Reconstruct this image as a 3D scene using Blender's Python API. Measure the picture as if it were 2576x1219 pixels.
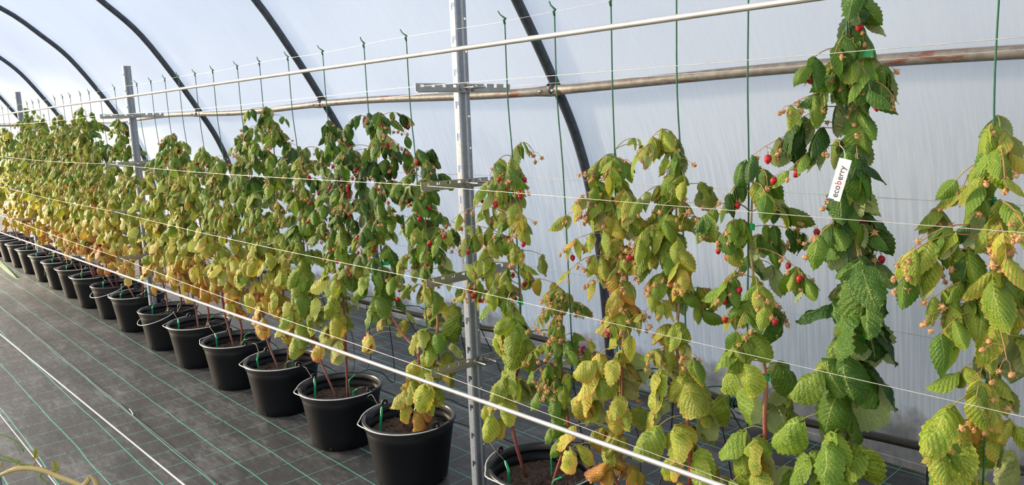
import bpy, bmesh, math, random
from mathutils import Vector, Matrix, Euler
R = random.Random(7)
S = bpy.context.scene
COL = S.collection
for o in list(bpy.data.objects): bpy.data.objects.remove(o)

# ------------------------------------------------------------------ camera
# X runs along the row (far end is -X), Y towards the film wall, Z up, metres
IW, IH = 2576, 1219
F_PX, YAW, PITCH, ROLL = 1949.994, 0.8385, 0.1602, -0.0368
CAM = Vector((2.0908, -1.6886, 1.4488))
FW = Vector((-math.sin(YAW)*math.cos(PITCH), math.cos(YAW)*math.cos(PITCH), -math.sin(PITCH)))
r0 = Vector((math.cos(YAW), math.sin(YAW), 0)); u0 = r0.cross(FW)
RT = r0*math.cos(ROLL)+u0*math.sin(ROLL); UP = -r0*math.sin(ROLL)+u0*math.cos(ROLL)
cam = bpy.data.cameras.new('camera'); co = bpy.data.objects.new('camera', cam); COL.objects.link(co)
cam.sensor_fit = 'HORIZONTAL'; cam.sensor_width = 36; cam.lens = 36*F_PX/IW; cam.clip_start = .02; cam.clip_end = 300
co.matrix_world = Matrix(((RT.x, UP.x, -FW.x, CAM.x), (RT.y, UP.y, -FW.y, CAM.y), (RT.z, UP.z, -FW.z, CAM.z), (0, 0, 0, 1)))
S.camera = co
def at(x, y, ax=1, val=0.0):
    "photo pixel -> point on the world plane axis=val"
    d = FW+RT*((x-IW/2)/F_PX)-UP*((y-IH/2)/F_PX)
    return CAM+d*((val-CAM[ax])/d[ax])

# ------------------------------------------------------------------ light
AZ, EL = math.radians(28), math.radians(12.5)        # low sun shining in from the far end, a little from the aisle side
sun_to = Vector((-math.cos(AZ)*math.cos(EL), -math.sin(AZ)*math.cos(EL), math.sin(EL)))
w = bpy.data.worlds.new('world'); S.world = w; w.use_nodes = True
nt = w.node_tree; bg = nt.nodes['Background']
sky = nt.nodes.new('ShaderNodeTexSky'); sky.sky_type = 'NISHITA'; sky.sun_disc = False
sky.sun_elevation = math.radians(18); sky.sun_rotation = math.atan2(sun_to.x, sun_to.y); sky.dust_density = 4.0; sky.air_density = 1.0
wm = nt.nodes.new('ShaderNodeMix'); wm.data_type = 'RGBA'; wm.inputs[0].default_value = .45; wm.inputs[7].default_value = (1.72, 1.62, 1.56, 1)   # thin high haze over the blue
nt.links.new(sky.outputs[0], wm.inputs[6]); nt.links.new(wm.outputs[2], bg.inputs[0]); bg.inputs[1].default_value = 0.69
sl = bpy.data.lights.new('sun', 'SUN'); so = bpy.data.objects.new('sun', sl); COL.objects.link(so)
sl.energy = 15.0; sl.angle = math.radians(4); sl.color = (1.0, .84, .63)
so.rotation_euler = (-sun_to).to_track_quat('-Z', 'Y').to_euler(); so.location = (-20, -8, 8)
vs = S.view_settings; vs.view_transform = 'Standard'; vs.look = 'None'; vs.gamma = 1; vs.use_curve_mapping = False
vs.exposure = 0.0
S.cycles.transparent_max_bounces = 16

# ------------------------------------------------------------------ helpers
def lin(c):
    return tuple(((v/255)/12.92 if v/255 <= .04045 else ((v/255+.055)/1.055)**2.4) for v in c)+(1,)
def tag(o, label, cat, group=None, kind=None):
    if label: o['label'] = label
    if cat: o['category'] = cat
    if group: o['group'] = group
    if kind: o['kind'] = kind
    return o
def empty(name, loc, label=None, cat=None, group=None):
    o = bpy.data.objects.new(name, None); COL.objects.link(o); o.location = loc; o.empty_display_size = .05
    return tag(o, label, cat, group)
def link(name, me, parent=None, mat=None, loc=None):
    o = bpy.data.objects.new(name, me); COL.objects.link(o)
    if mat is not None and not me.materials: me.materials.append(mat)
    if parent is not None: o.parent = parent
    if loc is not None: o.location = loc
    return o
class MB:
    def __init__(s): s.v = []; s.f = []
    def add(s, v, f):
        n = len(s.v); s.v += [tuple(a) for a in v]; s.f += [tuple(i+n for i in q) for q in f]; return s
    def tube(s, pts, rad, n=6, cap=True):
        pts = [Vector(p) for p in pts]
        if not hasattr(rad, '__len__'): rad = [rad]*len(pts)
        vs_, fs = [], []; t = (pts[1]-pts[0]).normalized()
        a = t.orthogonal().normalized()
        for i, p in enumerate(pts):
            if i == 0: t2 = pts[1]-pts[0]
            elif i == len(pts)-1: t2 = pts[-1]-pts[-2]
            else: t2 = pts[i+1]-pts[i-1]
            if t2.length < 1e-9: t2 = t
            t2 = t2.normalized(); a = (a-t2*a.dot(t2))
            a = a.normalized() if a.length > 1e-6 else t2.orthogonal().normalized()
            b = t2.cross(a); t = t2
            for k in range(n):
                g = 2*math.pi*k/n; vs_.append(p+a*(rad[i]*math.cos(g))+b*(rad[i]*math.sin(g)))
        for i in range(len(pts)-1):
            for k in range(n):
                k2 = (k+1) % n; fs.append((i*n+k, i*n+k2, (i+1)*n+k2, (i+1)*n+k))
        if cap:
            fs.append(tuple(range(n-1, -1, -1))); fs.append(tuple((len(pts)-1)*n+k for k in range(n)))
        return s.add(vs_, fs)
    def box(s, c, d, rot=None):
        vs_ = [Vector((x*d[0]/2, y*d[1]/2, z*d[2]/2)) for x in (-1, 1) for y in (-1, 1) for z in (-1, 1)]
        if rot is not None: vs_ = [rot @ v for v in vs_]
        return s.add([v+Vector(c) for v in vs_], [(0, 1, 3, 2), (4, 6, 7, 5), (0, 4, 5, 1), (2, 3, 7, 6), (0, 2, 6, 4), (1, 5, 7, 3)])
    def lathe(s, prof, n=48, closed=False):
        vs_, fs = [], []
        for r, z in prof:
            for k in range(n):
                g = 2*math.pi*k/n; vs_.append((r*math.cos(g), r*math.sin(g), z))
        for i in range(len(prof)-1):
            for k in range(n):
                k2 = (k+1) % n; fs.append((i*n+k, i*n+k2, (i+1)*n+k2, (i+1)*n+k))
        return s.add(vs_, fs)
    def mesh(s, name, smooth=True, mat=None):
        me = bpy.data.meshes.new(name); me.from_pydata(s.v, [], s.f); me.update()
        if smooth: me.polygons.foreach_set('use_smooth', [True]*len(me.polygons))
        if mat is not None: me.materials.append(mat)
        return me
    def build(s, name, mat, parent=None, loc=None, smooth=True):
        return link(name, s.mesh(name, smooth, mat), parent, None, loc)
def smooth_path(pts, n=5):
    "Catmull-Rom through the points"
    P = [Vector(p) for p in pts]; out = []
    for i in range(len(P)-1):
        a, b, c, d = P[max(i-1, 0)], P[i], P[i+1], P[min(i+2, len(P)-1)]
        for k in range(n):
            t = k/n
            out.append(.5*((2*b)+(c-a)*t+(2*a-5*b+4*c-d)*t*t+(3*b-a-3*c+d)*t**3))
    out.append(P[-1]); return out

# ------------------------------------------------------------------ materials
class NM:
    def __init__(s, name):
        s.m = bpy.data.materials.new(name); s.m.use_nodes = True; s.t = s.m.node_tree; s.N = s.t.nodes
        s.b = s.N['Principled BSDF']; s.out = s.N['Material Output']
    def n(s, typ, ins=None, **kw):
        x = s.N.new(typ)
        for k, v in kw.items(): setattr(x, k, v)
        for k, v in (ins or {}).items(): s.put(x.inputs[k], v)
        return x
    def put(s, sock, v):
        if isinstance(v, bpy.types.NodeSocket): s.t.links.new(v, sock)
        else: sock.default_value = v
    def math(s, op, a, b=0.0, c=0.0):
        x = s.N.new('ShaderNodeMath'); x.operation = op
        s.put(x.inputs[0], a); s.put(x.inputs[1], b); s.put(x.inputs[2], c); return x.outputs[0]
    def mix(s, f, a, b, blend='MIX'):
        x = s.N.new('ShaderNodeMix'); x.data_type = 'RGBA'; x.blend_type = blend
        s.put(x.inputs[0], f); s.put(x.inputs[6], a); s.put(x.inputs[7], b); return x.outputs[2]
    def ramp(s, f, stops, interp='LINEAR'):
        x = s.N.new('ShaderNodeValToRGB'); r = x.color_ramp; r.interpolation = interp
        while len(r.elements) < len(stops): r.elements.new(.5)
        for e, (p, c) in zip(r.elements, stops):
            e.position = p; e.color = c if len(c) == 4 else lin(c)
        s.put(x.inputs[0], f); return x.outputs[0]
    def noise(s, scale, vec=None, detail=3, rough=.5, out=0):
        x = s.N.new('ShaderNodeTexNoise'); x.inputs['Scale'].default_value = scale
        x.inputs['Detail'].default_value = detail; x.inputs['Roughness'].default_value = rough
        if vec is not None: s.put(x.inputs['Vector'], vec)
        return x.outputs[out]
    def mapping(s, vec, scale=(1, 1, 1), rot=(0, 0, 0)):
        x = s.N.new('ShaderNodeMapping'); s.put(x.inputs['Vector'], vec); x.inputs['Scale'].default_value = scale; x.inputs['Rotation'].default_value = rot
        return x.outputs[0]
    def bump(s, h, strength=.3, dist=.002):
        x = s.N.new('ShaderNodeBump'); x.inputs['Strength'].default_value = strength; x.inputs['Distance'].default_value = dist
        s.put(x.inputs['Height'], h); return x.outputs[0]
    def obj(s): return s.n('ShaderNodeTexCoord').outputs['Object']
    def pos(s): return s.n('ShaderNodeNewGeometry').outputs['Position']
def simple(name, c1, c2=None, scale=20, rough=.5, metal=0.0, bump=0.0, stretch=(1, 1, 1), spec=.5, detail=4):
    m = NM(name); v = m.mapping(m.obj(), stretch); f = m.noise(scale, v, detail, .6)
    col = m.ramp(f, [(.3, c1), (.7, c2 or c1)])
    m.put(m.b.inputs['Base Color'], col); m.b.inputs['Roughness'].default_value = rough; m.b.inputs['Metallic'].default_value = metal
    m.b.inputs['Specular IOR Level'].default_value = spec
    if bump: m.put(m.b.inputs['Normal'], m.bump(f, bump, .003))
    return m.m

def film_material(name, transparent, stained):
    m = NM(name); P = m.pos()
    sep = m.n('ShaderNodeSeparateXYZ', {0: P}); z = sep.outputs[2]
    cloud = m.noise(1.1, m.mapping(P, (1, 1, .6)), 3, .5)
    drip = m.noise(1.0, m.mapping(P, (105, 12, 2.2)), 3, .6)          # runs of condensation
    fine = m.noise(1.0, m.mapping(P, (140, 30, 6)), 2, .5)
    col = m.ramp(cloud, [(.25, (.74, .79, .89, 1)), (.75, (.83, .88, .96, 1))])
    dr = m.ramp(drip, [(.40, (.74, .78, .84, 1)), (.60, (1, 1, 1, 1))])
    low = m.n('ShaderNodeMapRange', {0: z, 1: 1.5, 2: .9, 3: 0.12, 4: .8}).outputs[0]
    col = m.mix(low, col, dr, 'MULTIPLY')
    if stained:
        sp = m.noise(34, m.mapping(P, (1, 1, .45)), 4, .7)               # old scratches and specks of algae
        sp = m.ramp(sp, [(.69, (0, 0, 0, 1)), (.74, (1, 1, 1, 1))])
        col = m.mix(m.math('MULTIPLY', sp, .22), col, lin((150, 142, 140)))
        mud_weeds = m.noise(3.2, m.mapping(P, (1.3, 1, 1.1)), 5, .62)  # mud splashes, plus silhouettes of weeds outside painted into the film colour
        h = m.n('ShaderNodeMapRange', {0: z, 1: .02, 2: .36, 3: .37, 4: -.20}).outputs[0]
        mk = m.ramp(m.math('ADD', mud_weeds, h), [(.52, (0, 0, 0, 1)), (.70, (1, 1, 1, 1))])
        mc = m.ramp(m.noise(14, P, 4, .6), [(.3, (70, 62, 55)), (.7, (150, 140, 128))])
        col = m.mix(m.math('MULTIPLY', mk, .75), col, mc)
    bmp = m.bump(m.math('ADD', m.math('MULTIPLY', drip, .7), m.math('MULTIPLY', fine, .5)), .35, .004)
    tr = m.n('ShaderNodeBsdfTranslucent', {'Color': col, 'Normal': bmp})
    df = m.n('ShaderNodeBsdfDiffuse', {'Color': col, 'Normal': bmp})
    gl = m.n('ShaderNodeBsdfGlossy', {'Color': (1, 1, 1, 1), 'Roughness': .35, 'Normal': bmp})
    a = m.n('ShaderNodeMixShader', {0: .28, 1: tr.outputs[0], 2: df.outputs[0]})
    a = m.n('ShaderNodeMixShader', {0: .04, 1: a.outputs[0], 2: gl.outputs[0]})
    if transparent:
        tp = m.n('ShaderNodeBsdfTransparent', {'Color': (.95, .95, .95, 1)})
        a = m.n('ShaderNodeMixShader', {0: transparent, 1: a.outputs[0], 2: tp.outputs[0]})
    m.t.links.new(a.outputs[0], m.out.inputs[0]); return m.m

def mat_material():
    m = NM('woven ground cover'); P = m.pos()
    sep = m.n('ShaderNodeSeparateXYZ', {0: P})
    wob = m.noise(1.3, P, 2, .5); wob2 = m.noise(30, P, 2, .5)
    def line(c, period, off, width, amp):
        q = m.math('ADD', c, m.math('MULTIPLY', m.math('SUBTRACT', wob, .5), amp))
        q = m.math('ADD', q, off); q = m.math('MODULO', m.math('ADD', q, 100*period), period)
        q = m.math('ABSOLUTE', m.math('SUBTRACT', q, period/2))
        return m.math('LESS_THAN', q, width)
    ly = line(sep.outputs[1], .155, .155/2, .0023, .03)
    lx = line(sep.outputs[0], .172, .02, .0016, .05)
    lx = m.math('MULTIPLY', lx, m.math('GREATER_THAN', wob2, .36))
    dash = m.math('GREATER_THAN', m.noise(150, P, 1, .5), .40)
    ln = m.math('MAXIMUM', m.math('MULTIPLY', ly, 1.0), m.math('MULTIPLY', lx, dash))
    dust = m.noise(2.6, m.mapping(P, (.8, 2.2, 1)), 5, .68); d2 = m.noise(24, m.mapping(P, (.5, 1.6, 1)), 5, .7)
    dd = m.math('ADD', m.math('MULTIPLY', dust, .6), m.math('MULTIPLY', d2, .4))
    col = m.ramp(dd, [(.34, (32, 33, 35)), (.5, (55, 55, 57)), (.66, (98, 98, 99))])
    weave = m.n('ShaderNodeTexWave', {'Scale': 95.0, 'Vector': P}, wave_type='BANDS', bands_direction='X').outputs['Fac']
    weave2 = m.n('ShaderNodeTexWave', {'Scale': 95.0, 'Vector': P}, wave_type='BANDS', bands_direction='Y').outputs['Fac']
    lc = m.mix(dust, lin((50, 156, 128)), lin((110, 176, 158)))
    col = m.mix(m.math('MULTIPLY', ln, .9), col, lc)
    m.put(m.b.inputs['Base Color'], col); m.b.inputs['Roughness'].default_value = .55; m.b.inputs['Specular IOR Level'].default_value = .5
    h = m.math('ADD', m.math('MULTIPLY', m.math('ADD', weave, weave2), .04), m.math('MULTIPLY', dust, 2.0))
    m.put(m.b.inputs['Normal'], m.bump(h, .5, .006)); return m.m

def leaf_material():
    m = NM('raspberry leaf'); uv = m.n('ShaderNodeTexCoord').outputs['UV']
    sep = m.n('ShaderNodeSeparateXYZ', {0: uv}); oi = m.n('ShaderNodeObjectInfo')
    al = oi.outputs['Alpha']; P = m.obj()
    au = m.math('ABSOLUTE', m.math('SUBTRACT', m.math('MULTIPLY', sep.outputs[0], 2.0), 1.0)); v = sep.outputs[1]
    ph = m.math('FRACT', m.math('MULTIPLY', m.math('SUBTRACT', v, m.math('MULTIPLY', au, .30)), 8.0))
    vd = m.math('ABSOLUTE', m.math('SUBTRACT', ph, .5))           # .5 on a side vein, 0 between two veins
    rnd = m.n('ShaderNodeCombineXYZ', {0: oi.outputs['Random'], 1: m.math('MULTIPLY', oi.outputs['Random'], 7.3)}).outputs[0]
    pv = m.n('ShaderNodeVectorMath', {0: P, 1: m.n('ShaderNodeVectorMath', {0: rnd, 1: (9, 9, 9)}, operation='MULTIPLY').outputs[0]}, operation='ADD').outputs[0]
    net = m.n('ShaderNodeTexVoronoi', {'Scale': 15.0, 'Vector': pv}, feature='DISTANCE_TO_EDGE').outputs['Distance']
    n1 = m.noise(4.5, pv, 5, .65)
    veinm = m.math('ADD', m.math('ADD', m.math('MULTIPLY', vd, .85), .16), m.math('MULTIPLY', m.math('SUBTRACT', n1, .5), 2.0))
    veinm = m.n('ShaderNodeMapRange', {0: veinm, 1: .25, 2: .75, 3: 0.0, 4: 1.0}).outputs[0]
    edge = m.n('ShaderNodeMapRange', {0: m.math('ADD', m.math('MAXIMUM', au, m.math('MULTIPLY', v, .97)), m.math('MULTIPLY', m.math('SUBTRACT', n1, .5), .3)), 1: .78, 2: 1.02, 3: 0.0, 4: 1.0}).outputs[0]
    sen = m.math('ADD', al, m.math('MULTIPLY', m.math('SUBTRACT', n1, .5), .30))
    edge_amt = m.n('ShaderNodeMapRange', {0: al, 1: .25, 2: .6, 3: 0.0, 4: .32}).outputs[0]
    sen = m.math('ADD', sen, m.math('MULTIPLY', edge, edge_amt))
    veindrop = m.n('ShaderNodeMapRange', {0: al, 1: .15, 2: .5, 3: .03, 4: .30}).outputs[0]
    sen2 = m.math('SUBTRACT', sen, m.math('MULTIPLY', veinm, veindrop))
    stops = [(0.0, (40, 74, 22)), (.10, (64, 102, 28)), (.20, (90, 124, 36)), (.32, (124, 146, 44)), (.45, (154, 156, 56)), (.58, (176, 158, 64)), (.72, (192, 138, 64)), (.86, (174, 102, 54)), (1.0, (122, 78, 48))]
    col = m.ramp(sen2, stops)
    mid = m.math('LESS_THAN', au, .045)
    col = m.mix(m.math('MULTIPLY', mid, .45), col, lin((178, 186, 96)))
    col = m.mix(1.0, col, oi.outputs['Color'], 'MULTIPLY')
    gn = m.n('ShaderNodeNewGeometry')
    pale = m.mix(.62, col, lin((176, 188, 142)))
    col = m.mix(gn.outputs['Backfacing'], col, pale)
    hgt = m.math('SUBTRACT', m.math('MULTIPLY', net, .85), m.math('MULTIPLY', vd, .75))
    bmp = m.bump(hgt, .34, .03)
    m.put(m.b.inputs['Base Color'], col); m.b.inputs['Roughness'].default_value = .48; m.b.inputs['Specular IOR Level'].default_value = .38
    m.put(m.b.inputs['Normal'], bmp)
    tl = m.n('ShaderNodeBsdfTranslucent', {'Color': m.mix(1.0, col, (1.25, 1.2, .7, 1), 'MULTIPLY'), 'Normal': bmp})
    a = m.n('ShaderNodeMixShader', {0: .30, 1: m.b.outputs[0], 2: tl.outputs[0]})
    m.t.links.new(a.outputs[0], m.out.inputs[0]); return m.m

def steel(name, c1, c2, rough, rust=False, scale=30, metal=.7):
    m = NM(name); P = m.obj(); f = m.noise(scale, P, 4, .6)
    col = m.ramp(f, [(.3, c1), (.7, c2)])
    if rust:
        q = m.ramp(m.noise(7, m.mapping(m.pos(), (.8, 2.5, 2.5)), 4, .65), [(.60, (0, 0, 0, 1)), (.66, (1, 1, 1, 1))])
        col = m.mix(q, col, lin((96, 56, 38))); m.put(m.b.inputs['Metallic'], m.math('SUBTRACT', metal, m.math('MULTIPLY', q, metal)))
    else: m.b.inputs['Metallic'].default_value = metal
    m.put(m.b.inputs['Base Color'], col); m.b.inputs['Roughness'].default_value = rough; return m.m

M = {}
M['film'] = film_material('polythene film', 0.0, True)
M['film_clear'] = film_material('clearer polythene film', 0.34, False)
M['mat'] = mat_material()
M['leaf'] = leaf_material()
M['hoop'] = steel('dark galvanised hoop', (52, 58, 66), (78, 84, 92), .5, metal=.5)
M['purlin'] = steel('weathered rusty pipe', (94, 91, 87), (126, 121, 114), .55, True, metal=.3)
M['post'] = steel('galvanised steel', (124, 130, 138), (144, 149, 156), .42, scale=90, metal=.5)
M['bar'] = steel('zinc plated bar', (150, 150, 146), (180, 178, 172), .36, scale=18, metal=.85)
M['bolt'] = steel('bolt steel', (150, 150, 146), (190, 190, 186), .3, metal=.9)
M['wire'] = steel('bright wire', (176, 172, 166), (206, 202, 196), .32, metal=.7)
M['pot'] = simple('black plastic', (7, 8, 11), (13, 14, 18), 5, .45, spec=.22, bump=.05)
M['rim'] = simple('black plastic rim', (22, 23, 25), (34, 35, 37), 12, .34)
M['handle'] = steel('handle wire', (186, 184, 180), (214, 212, 208), .35, metal=.25)
M['string'] = simple('dark green string', (16, 72, 50), (26, 96, 66), 80, .6)
M['stake'] = simple('green plastic', (14, 130, 84), (24, 156, 104), 40, .4)
M['tie'] = simple('bright green tape', (10, 150, 72), (24, 178, 92), 30, .4)
M['pink'] = simple('pink plastic', (206, 40, 110), (226, 64, 130), 30, .45)
M['hose'] = simple('black pipe', (28, 26, 25), (48, 45, 43), 25, .45)
M['tube'] = simple('black micro tube', (22, 22, 22), (34, 34, 34), 25, .5)
M['berry'] = simple('raspberry red', (140, 16, 28), (184, 34, 46), 25, .5, spec=.35)
M['calyx'] = simple('dried calyx', (150, 108, 66), (196, 150, 100), 40, .8)
M['petiole'] = simple('green stalk', (140, 150, 70), (170, 140, 84), 18, .6)
M['twig'] = simple('brown stalk', (138, 112, 64), (172, 120, 84), 18, .65)
M['label'] = simple('white plastic tag', (226, 226, 222), (238, 238, 236), 10, .4)
M['print'] = simple('dark print', (50, 46, 46), (60, 56, 56), 10, .6)
M['print_red'] = simple('red print', (196, 40, 50), (206, 50, 60), 10, .6)
M['print_blue'] = simple('blue print', (40, 90, 170), (50, 100, 180), 10, .6)
M['grass'] = simple('outside grass', (70, 84, 44), (112, 112, 66), 3, .9)
M['bark'] = simple('bark', (80, 66, 50), (110, 92, 70), 12, .9)
def cane_material():
    m = NM('raspberry cane'); z = m.n('ShaderNodeSeparateXYZ', {0: m.pos()}).outputs[2]
    f = m.math('ADD', z, m.math('MULTIPLY', m.math('SUBTRACT', m.noise(30, m.mapping(m.pos(), (1, 1, .25)), 4, .6), .5), .5))
    col = m.ramp(f, [(.2, (92, 50, 42)), (.55, (142, 70, 58)), (.8, (150, 104, 72)), (1.0, (150, 134, 88))])
    m.put(m.b.inputs['Base Color'], col); m.b.inputs['Roughness'].default_value = .55; return m.m
M['cane'] = cane_material()
def soil_material():
    m = NM('potting soil'); P = m.pos()
    f = m.noise(90, P, 5, .75); col = m.ramp(f, [(.3, (38, 29, 23)), (.55, (72, 56, 44)), (.8, (140, 114, 90))])
    m.put(m.b.inputs['Base Color'], col); m.b.inputs['Roughness'].default_value = .95
    m.put(m.b.inputs['Normal'], m.bump(f, .9, .008)); return m.m
M['soil'] = soil_material()

# ------------------------------------------------------------------ the tunnel: ground, film, hoops, purlin
END, NEAR = -15.3, 5.2
def sheet(x0, x1, y0, y1, z, nx, ny, amp, seed):
    rr = random.Random(seed); mb = MB(); vs_, fs = [], []
    for i in range(nx+1):
        for j in range(ny+1):
            vs_.append((x0+(x1-x0)*i/nx, y0+(y1-y0)*j/ny, z+rr.uniform(0, amp)))
    for i in range(nx):
        for j in range(ny):
            a = i*(ny+1)+j; fs.append((a, a+ny+1, a+ny+2, a+1))
    return mb.add(vs_, fs)
o = sheet(END-25, NEAR+12, -30, 30, -.03, 4, 4, 0, 1).build('floor_outside', M['grass']); tag(o, 'grass ground outside the polytunnel', 'ground', kind='structure')
o = sheet(END, NEAR, -4.34, 1.43, -.006, 60, 20, .002, 2).build('floor', M['mat']); tag(o, 'dark woven ground cover with green grid lines', 'floor', kind='structure')
# the second width of ground cover laps over the first beside the pots
mb = sheet(END, NEAR, -3.2, -.612, -.002, 80, 12, .002, 3)
o = mb.build('floor_lap', M['mat']); tag(o, 'overlapping width of woven ground cover in the aisle', 'floor', kind='structure')
mb = MB(); pts = []; rr = random.Random(5)
pts = [(END+.1+i*.12, -.612+rr.uniform(-.003, .003), .001+rr.uniform(0, .002)) for i in range(int((NEAR-END)/.12)-1)]
mb.tube(pts, .0017, 5); o = mb.build('trim_1', simple('folded mat edge', (52, 56, 60), (92, 98, 108), 6, .6)); tag(o, 'frayed folded edge of the ground cover lap', 'edge', kind='structure')

PROF = smooth_path([(0, 1.445, -.02), (0, 1.41, .25), (0, 1.36, .69), (0, 1.285, 1.07), (0, 1.185, 1.35), (0, 1.06, 1.58), (0, .87, 1.89), (0, .61, 2.26), (0, .37, 2.49), (0, .02, 2.76), (0, -.62, 3.04), (0, -1.45, 3.15)], 4)
PROF = [(p.y, p.z) for p in PROF]
FULL = PROF+[(-2.9-y, z) for y, z in reversed(PROF[:-1])]
HX = [-12.75, -10.2, -7.62, -5.17, -2.87, -.6, 1.68, 3.96]
def film(prof, name, mat, off, label, x0=END):
    xs = []; full = [x0]+[h for h in HX if h > x0]+[NEAR]
    for a, b in zip(full, full[1:]):
        n = 6; xs += [(a+(b-a)*k/n, math.sin(math.pi*k/n)) for k in range(n)]
    xs.append((NEAR, 0)); vs_, fs = [], []
    for x, sag in xs:
        for i, (y, z) in enumerate(prof):
            i0, i1 = max(i-1, 0), min(i+1, len(prof)-1)
            t = Vector((prof[i1][0]-prof[i0][0], prof[i1][1]-prof[i0][1])).normalized(); nn = Vector((t.y, -t.x))
            d = off-.012*sag
            vs_.append((x, y+nn.x*d, z+nn.y*d))
    m_ = len(prof)
    for i in range(len(xs)-1):
        for j in range(m_-1):
            a = i*m_+j; fs.append((a, a+1, a+m_+1, a+m_))
    o = MB().add(vs_, fs).build(name, mat); return tag(o, label, 'wall', kind='structure')
film(PROF, 'wall_back', M['film'], .029, 'milky polythene film wall behind the raspberry row')
film(FULL[len(PROF)-1:], 'wall_front', M['film_clear'], .029, 'clear polythene film over the aisle side of the tunnel', -12.9)
ordn = ['first', 'second', 'third', 'fourth', 'fifth', 'sixth', 'seventh', 'eighth', 'ninth', 'tenth', 'eleventh', 'twelfth', 'thirteenth', 'fourteenth']
hoop_lab = {-.6: 'dark steel tunnel hoop standing behind the tall near post', -2.87: 'dark steel tunnel hoop, second beyond the near post', -5.17: 'dark steel tunnel hoop crossing behind the middle post', -7.62: 'dark steel tunnel hoop arching between middle and far post', -10.2: 'dark steel tunnel hoop beside the sunlit film patch', -12.75: 'farthest dark steel tunnel hoop inside the sunlit film'}
hoop_me = MB().tube([(0, y, z) for y, z in FULL], .0245, 12).mesh('tunnel_hoop', True, M['hoop'])
foot_me = MB().tube([(0, 0, -.02), (0, -.003, .16), (0, -.005, .20)], [.030, .030, .028], 12).mesh('foot_sleeve', True, M['post'])
def pur(x): return Vector((x, 1.012, 1.578+.012*math.sin(x*1.9)))
for i, x in enumerate(HX):
    o = empty('tunnel_hoop', (x, 1.445, 0), hoop_lab.get(x, 'dark steel tunnel hoop over the near end of the row'), 'hoop', None if x in hoop_lab else 'hoops near the open end')
    link('tube', hoop_me, o, None, (0, -1.445, 0)); link('foot_sleeve', foot_me, o)
    # cross clamp that holds the side rail to this hoop
    p = pur(x); c = empty('rail_clamp', p, 'bolted side rail clamp on the '+hoop_lab.get(x, 'dark steel tunnel hoop over the near end').replace('tunnel ', ''), 'clamp', 'side rail clamps')
    mb = MB(); n_ = 10; vs_, fs = [], []
    for k in range(n_+1):
        g = math.pi*k/n_
        for s_, rr_ in ((-.024, .03), (.024, .03)):
            vs_.append((rr_*math.cos(g)*1.05, .046-.0-rr_*math.sin(g)*1.6, s_))
    for k in range(n_): fs.append((2*k, 2*k+1, 2*k+3, 2*k+2))
    e = mb.add(vs_, fs).build('strap', M['hoop'], c); e.rotation_euler = (.5, 0, 0)
    sm = e.modifiers.new('t', 'SOLIDIFY'); sm.thickness = .003
    for sx in (-.042, .042):
        b = MB().tube([(sx, -.014, -.002), (sx, -.03, -.002)], .006, 8).tube([(sx, -.024, -.002), (sx, -.0285, -.002)], .0105, 6).build('bolt', M['bolt'], c)
for a, b, lab in zip(HX, HX[1:], ['farthest rusty side rail length in the sun patch', 'rusty side rail length in the sunlit film beyond the far post', 'side rail length between far and middle post', 'side rail length just right of the middle post', 'rusty streaked side rail length behind the near post', 'side rail length running right from the near hoop', 'side rail length beyond the tall raspberry cane']):
    # pipe with flattened bolted ends
    n_ = 24; vs_, fs = [], []; NS = 12
    for k in range(n_+1):
        t = k/n_; x = a+.0+(b-a)*t; e = min(t, 1-t)*(b-a); fl = max(0, 1-e/.11)
        p = pur(x); rz = .0215*(1+.30*fl); ry = .0215*(1-.75*fl)
        for q in range(NS):
            g = 2*math.pi*q/NS; vs_.append((x, p.y+ry*math.cos(g)+(.012*fl), p.z+rz*math.sin(g)))
    for k in range(n_):
        for q in range(NS): fs.append((k*NS+q, k*NS+(q+1) % NS, (k+1)*NS+(q+1) % NS, (k+1)*NS+q))
    o = MB().add(vs_, fs).build('side_rail', M['purlin']); tag(o, lab, 'pipe')

# ------------------------------------------------------------------ trellis posts with cross bars, and the wires
def post_mesh():
    prof = [(-.018, -.034), (-.024, -.030), (-.0245, -.021), (-.0245, -.013), (-.024, -.004), (-.020, 0), (-.012, 0), (-.007, -.005), (.004, -.005), (.008, 0), (.0115, 0), (.0175, 0), (.021, 0), (.0245, -.004), (.0245, -.013), (.0245, -.021), (.0245, -.030), (.019, -.034)]
    zs = [0.0]; flags = [None]; z = 0
    per = .108; nper = 17
    for k in range(nper):
        b = .02+k*per
        for dz, fl in ((.030, 0), (.036, 'hole'), (.060, 0), (.070, 'hook'), (.084, 'hook2'), (per, 0)):
            if b+dz < 1.883: zs.append(b+dz); flags.append(fl)
    zs.append(1.883); flags.append(0)
    vs_, fs = [], []; n = len(prof)
    for z in zs:
        for y, x in prof: vs_.append((x, y, z))
    for i in range(len(zs)-1):
        f = flags[i+1]
        for j in range(n-1):
            if f == 'hole' and j == 10: continue
            if f == 'hook' and j in (2, 14): continue
            if f == 'hook2' and j in (2, 3, 13, 14): continue
            a = i*n+j; fs.append((a, a+1, a+n+1, a+n))
    return MB().add(vs_, fs).mesh('profile', False, M['post'])
PM = post_mesh()
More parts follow.
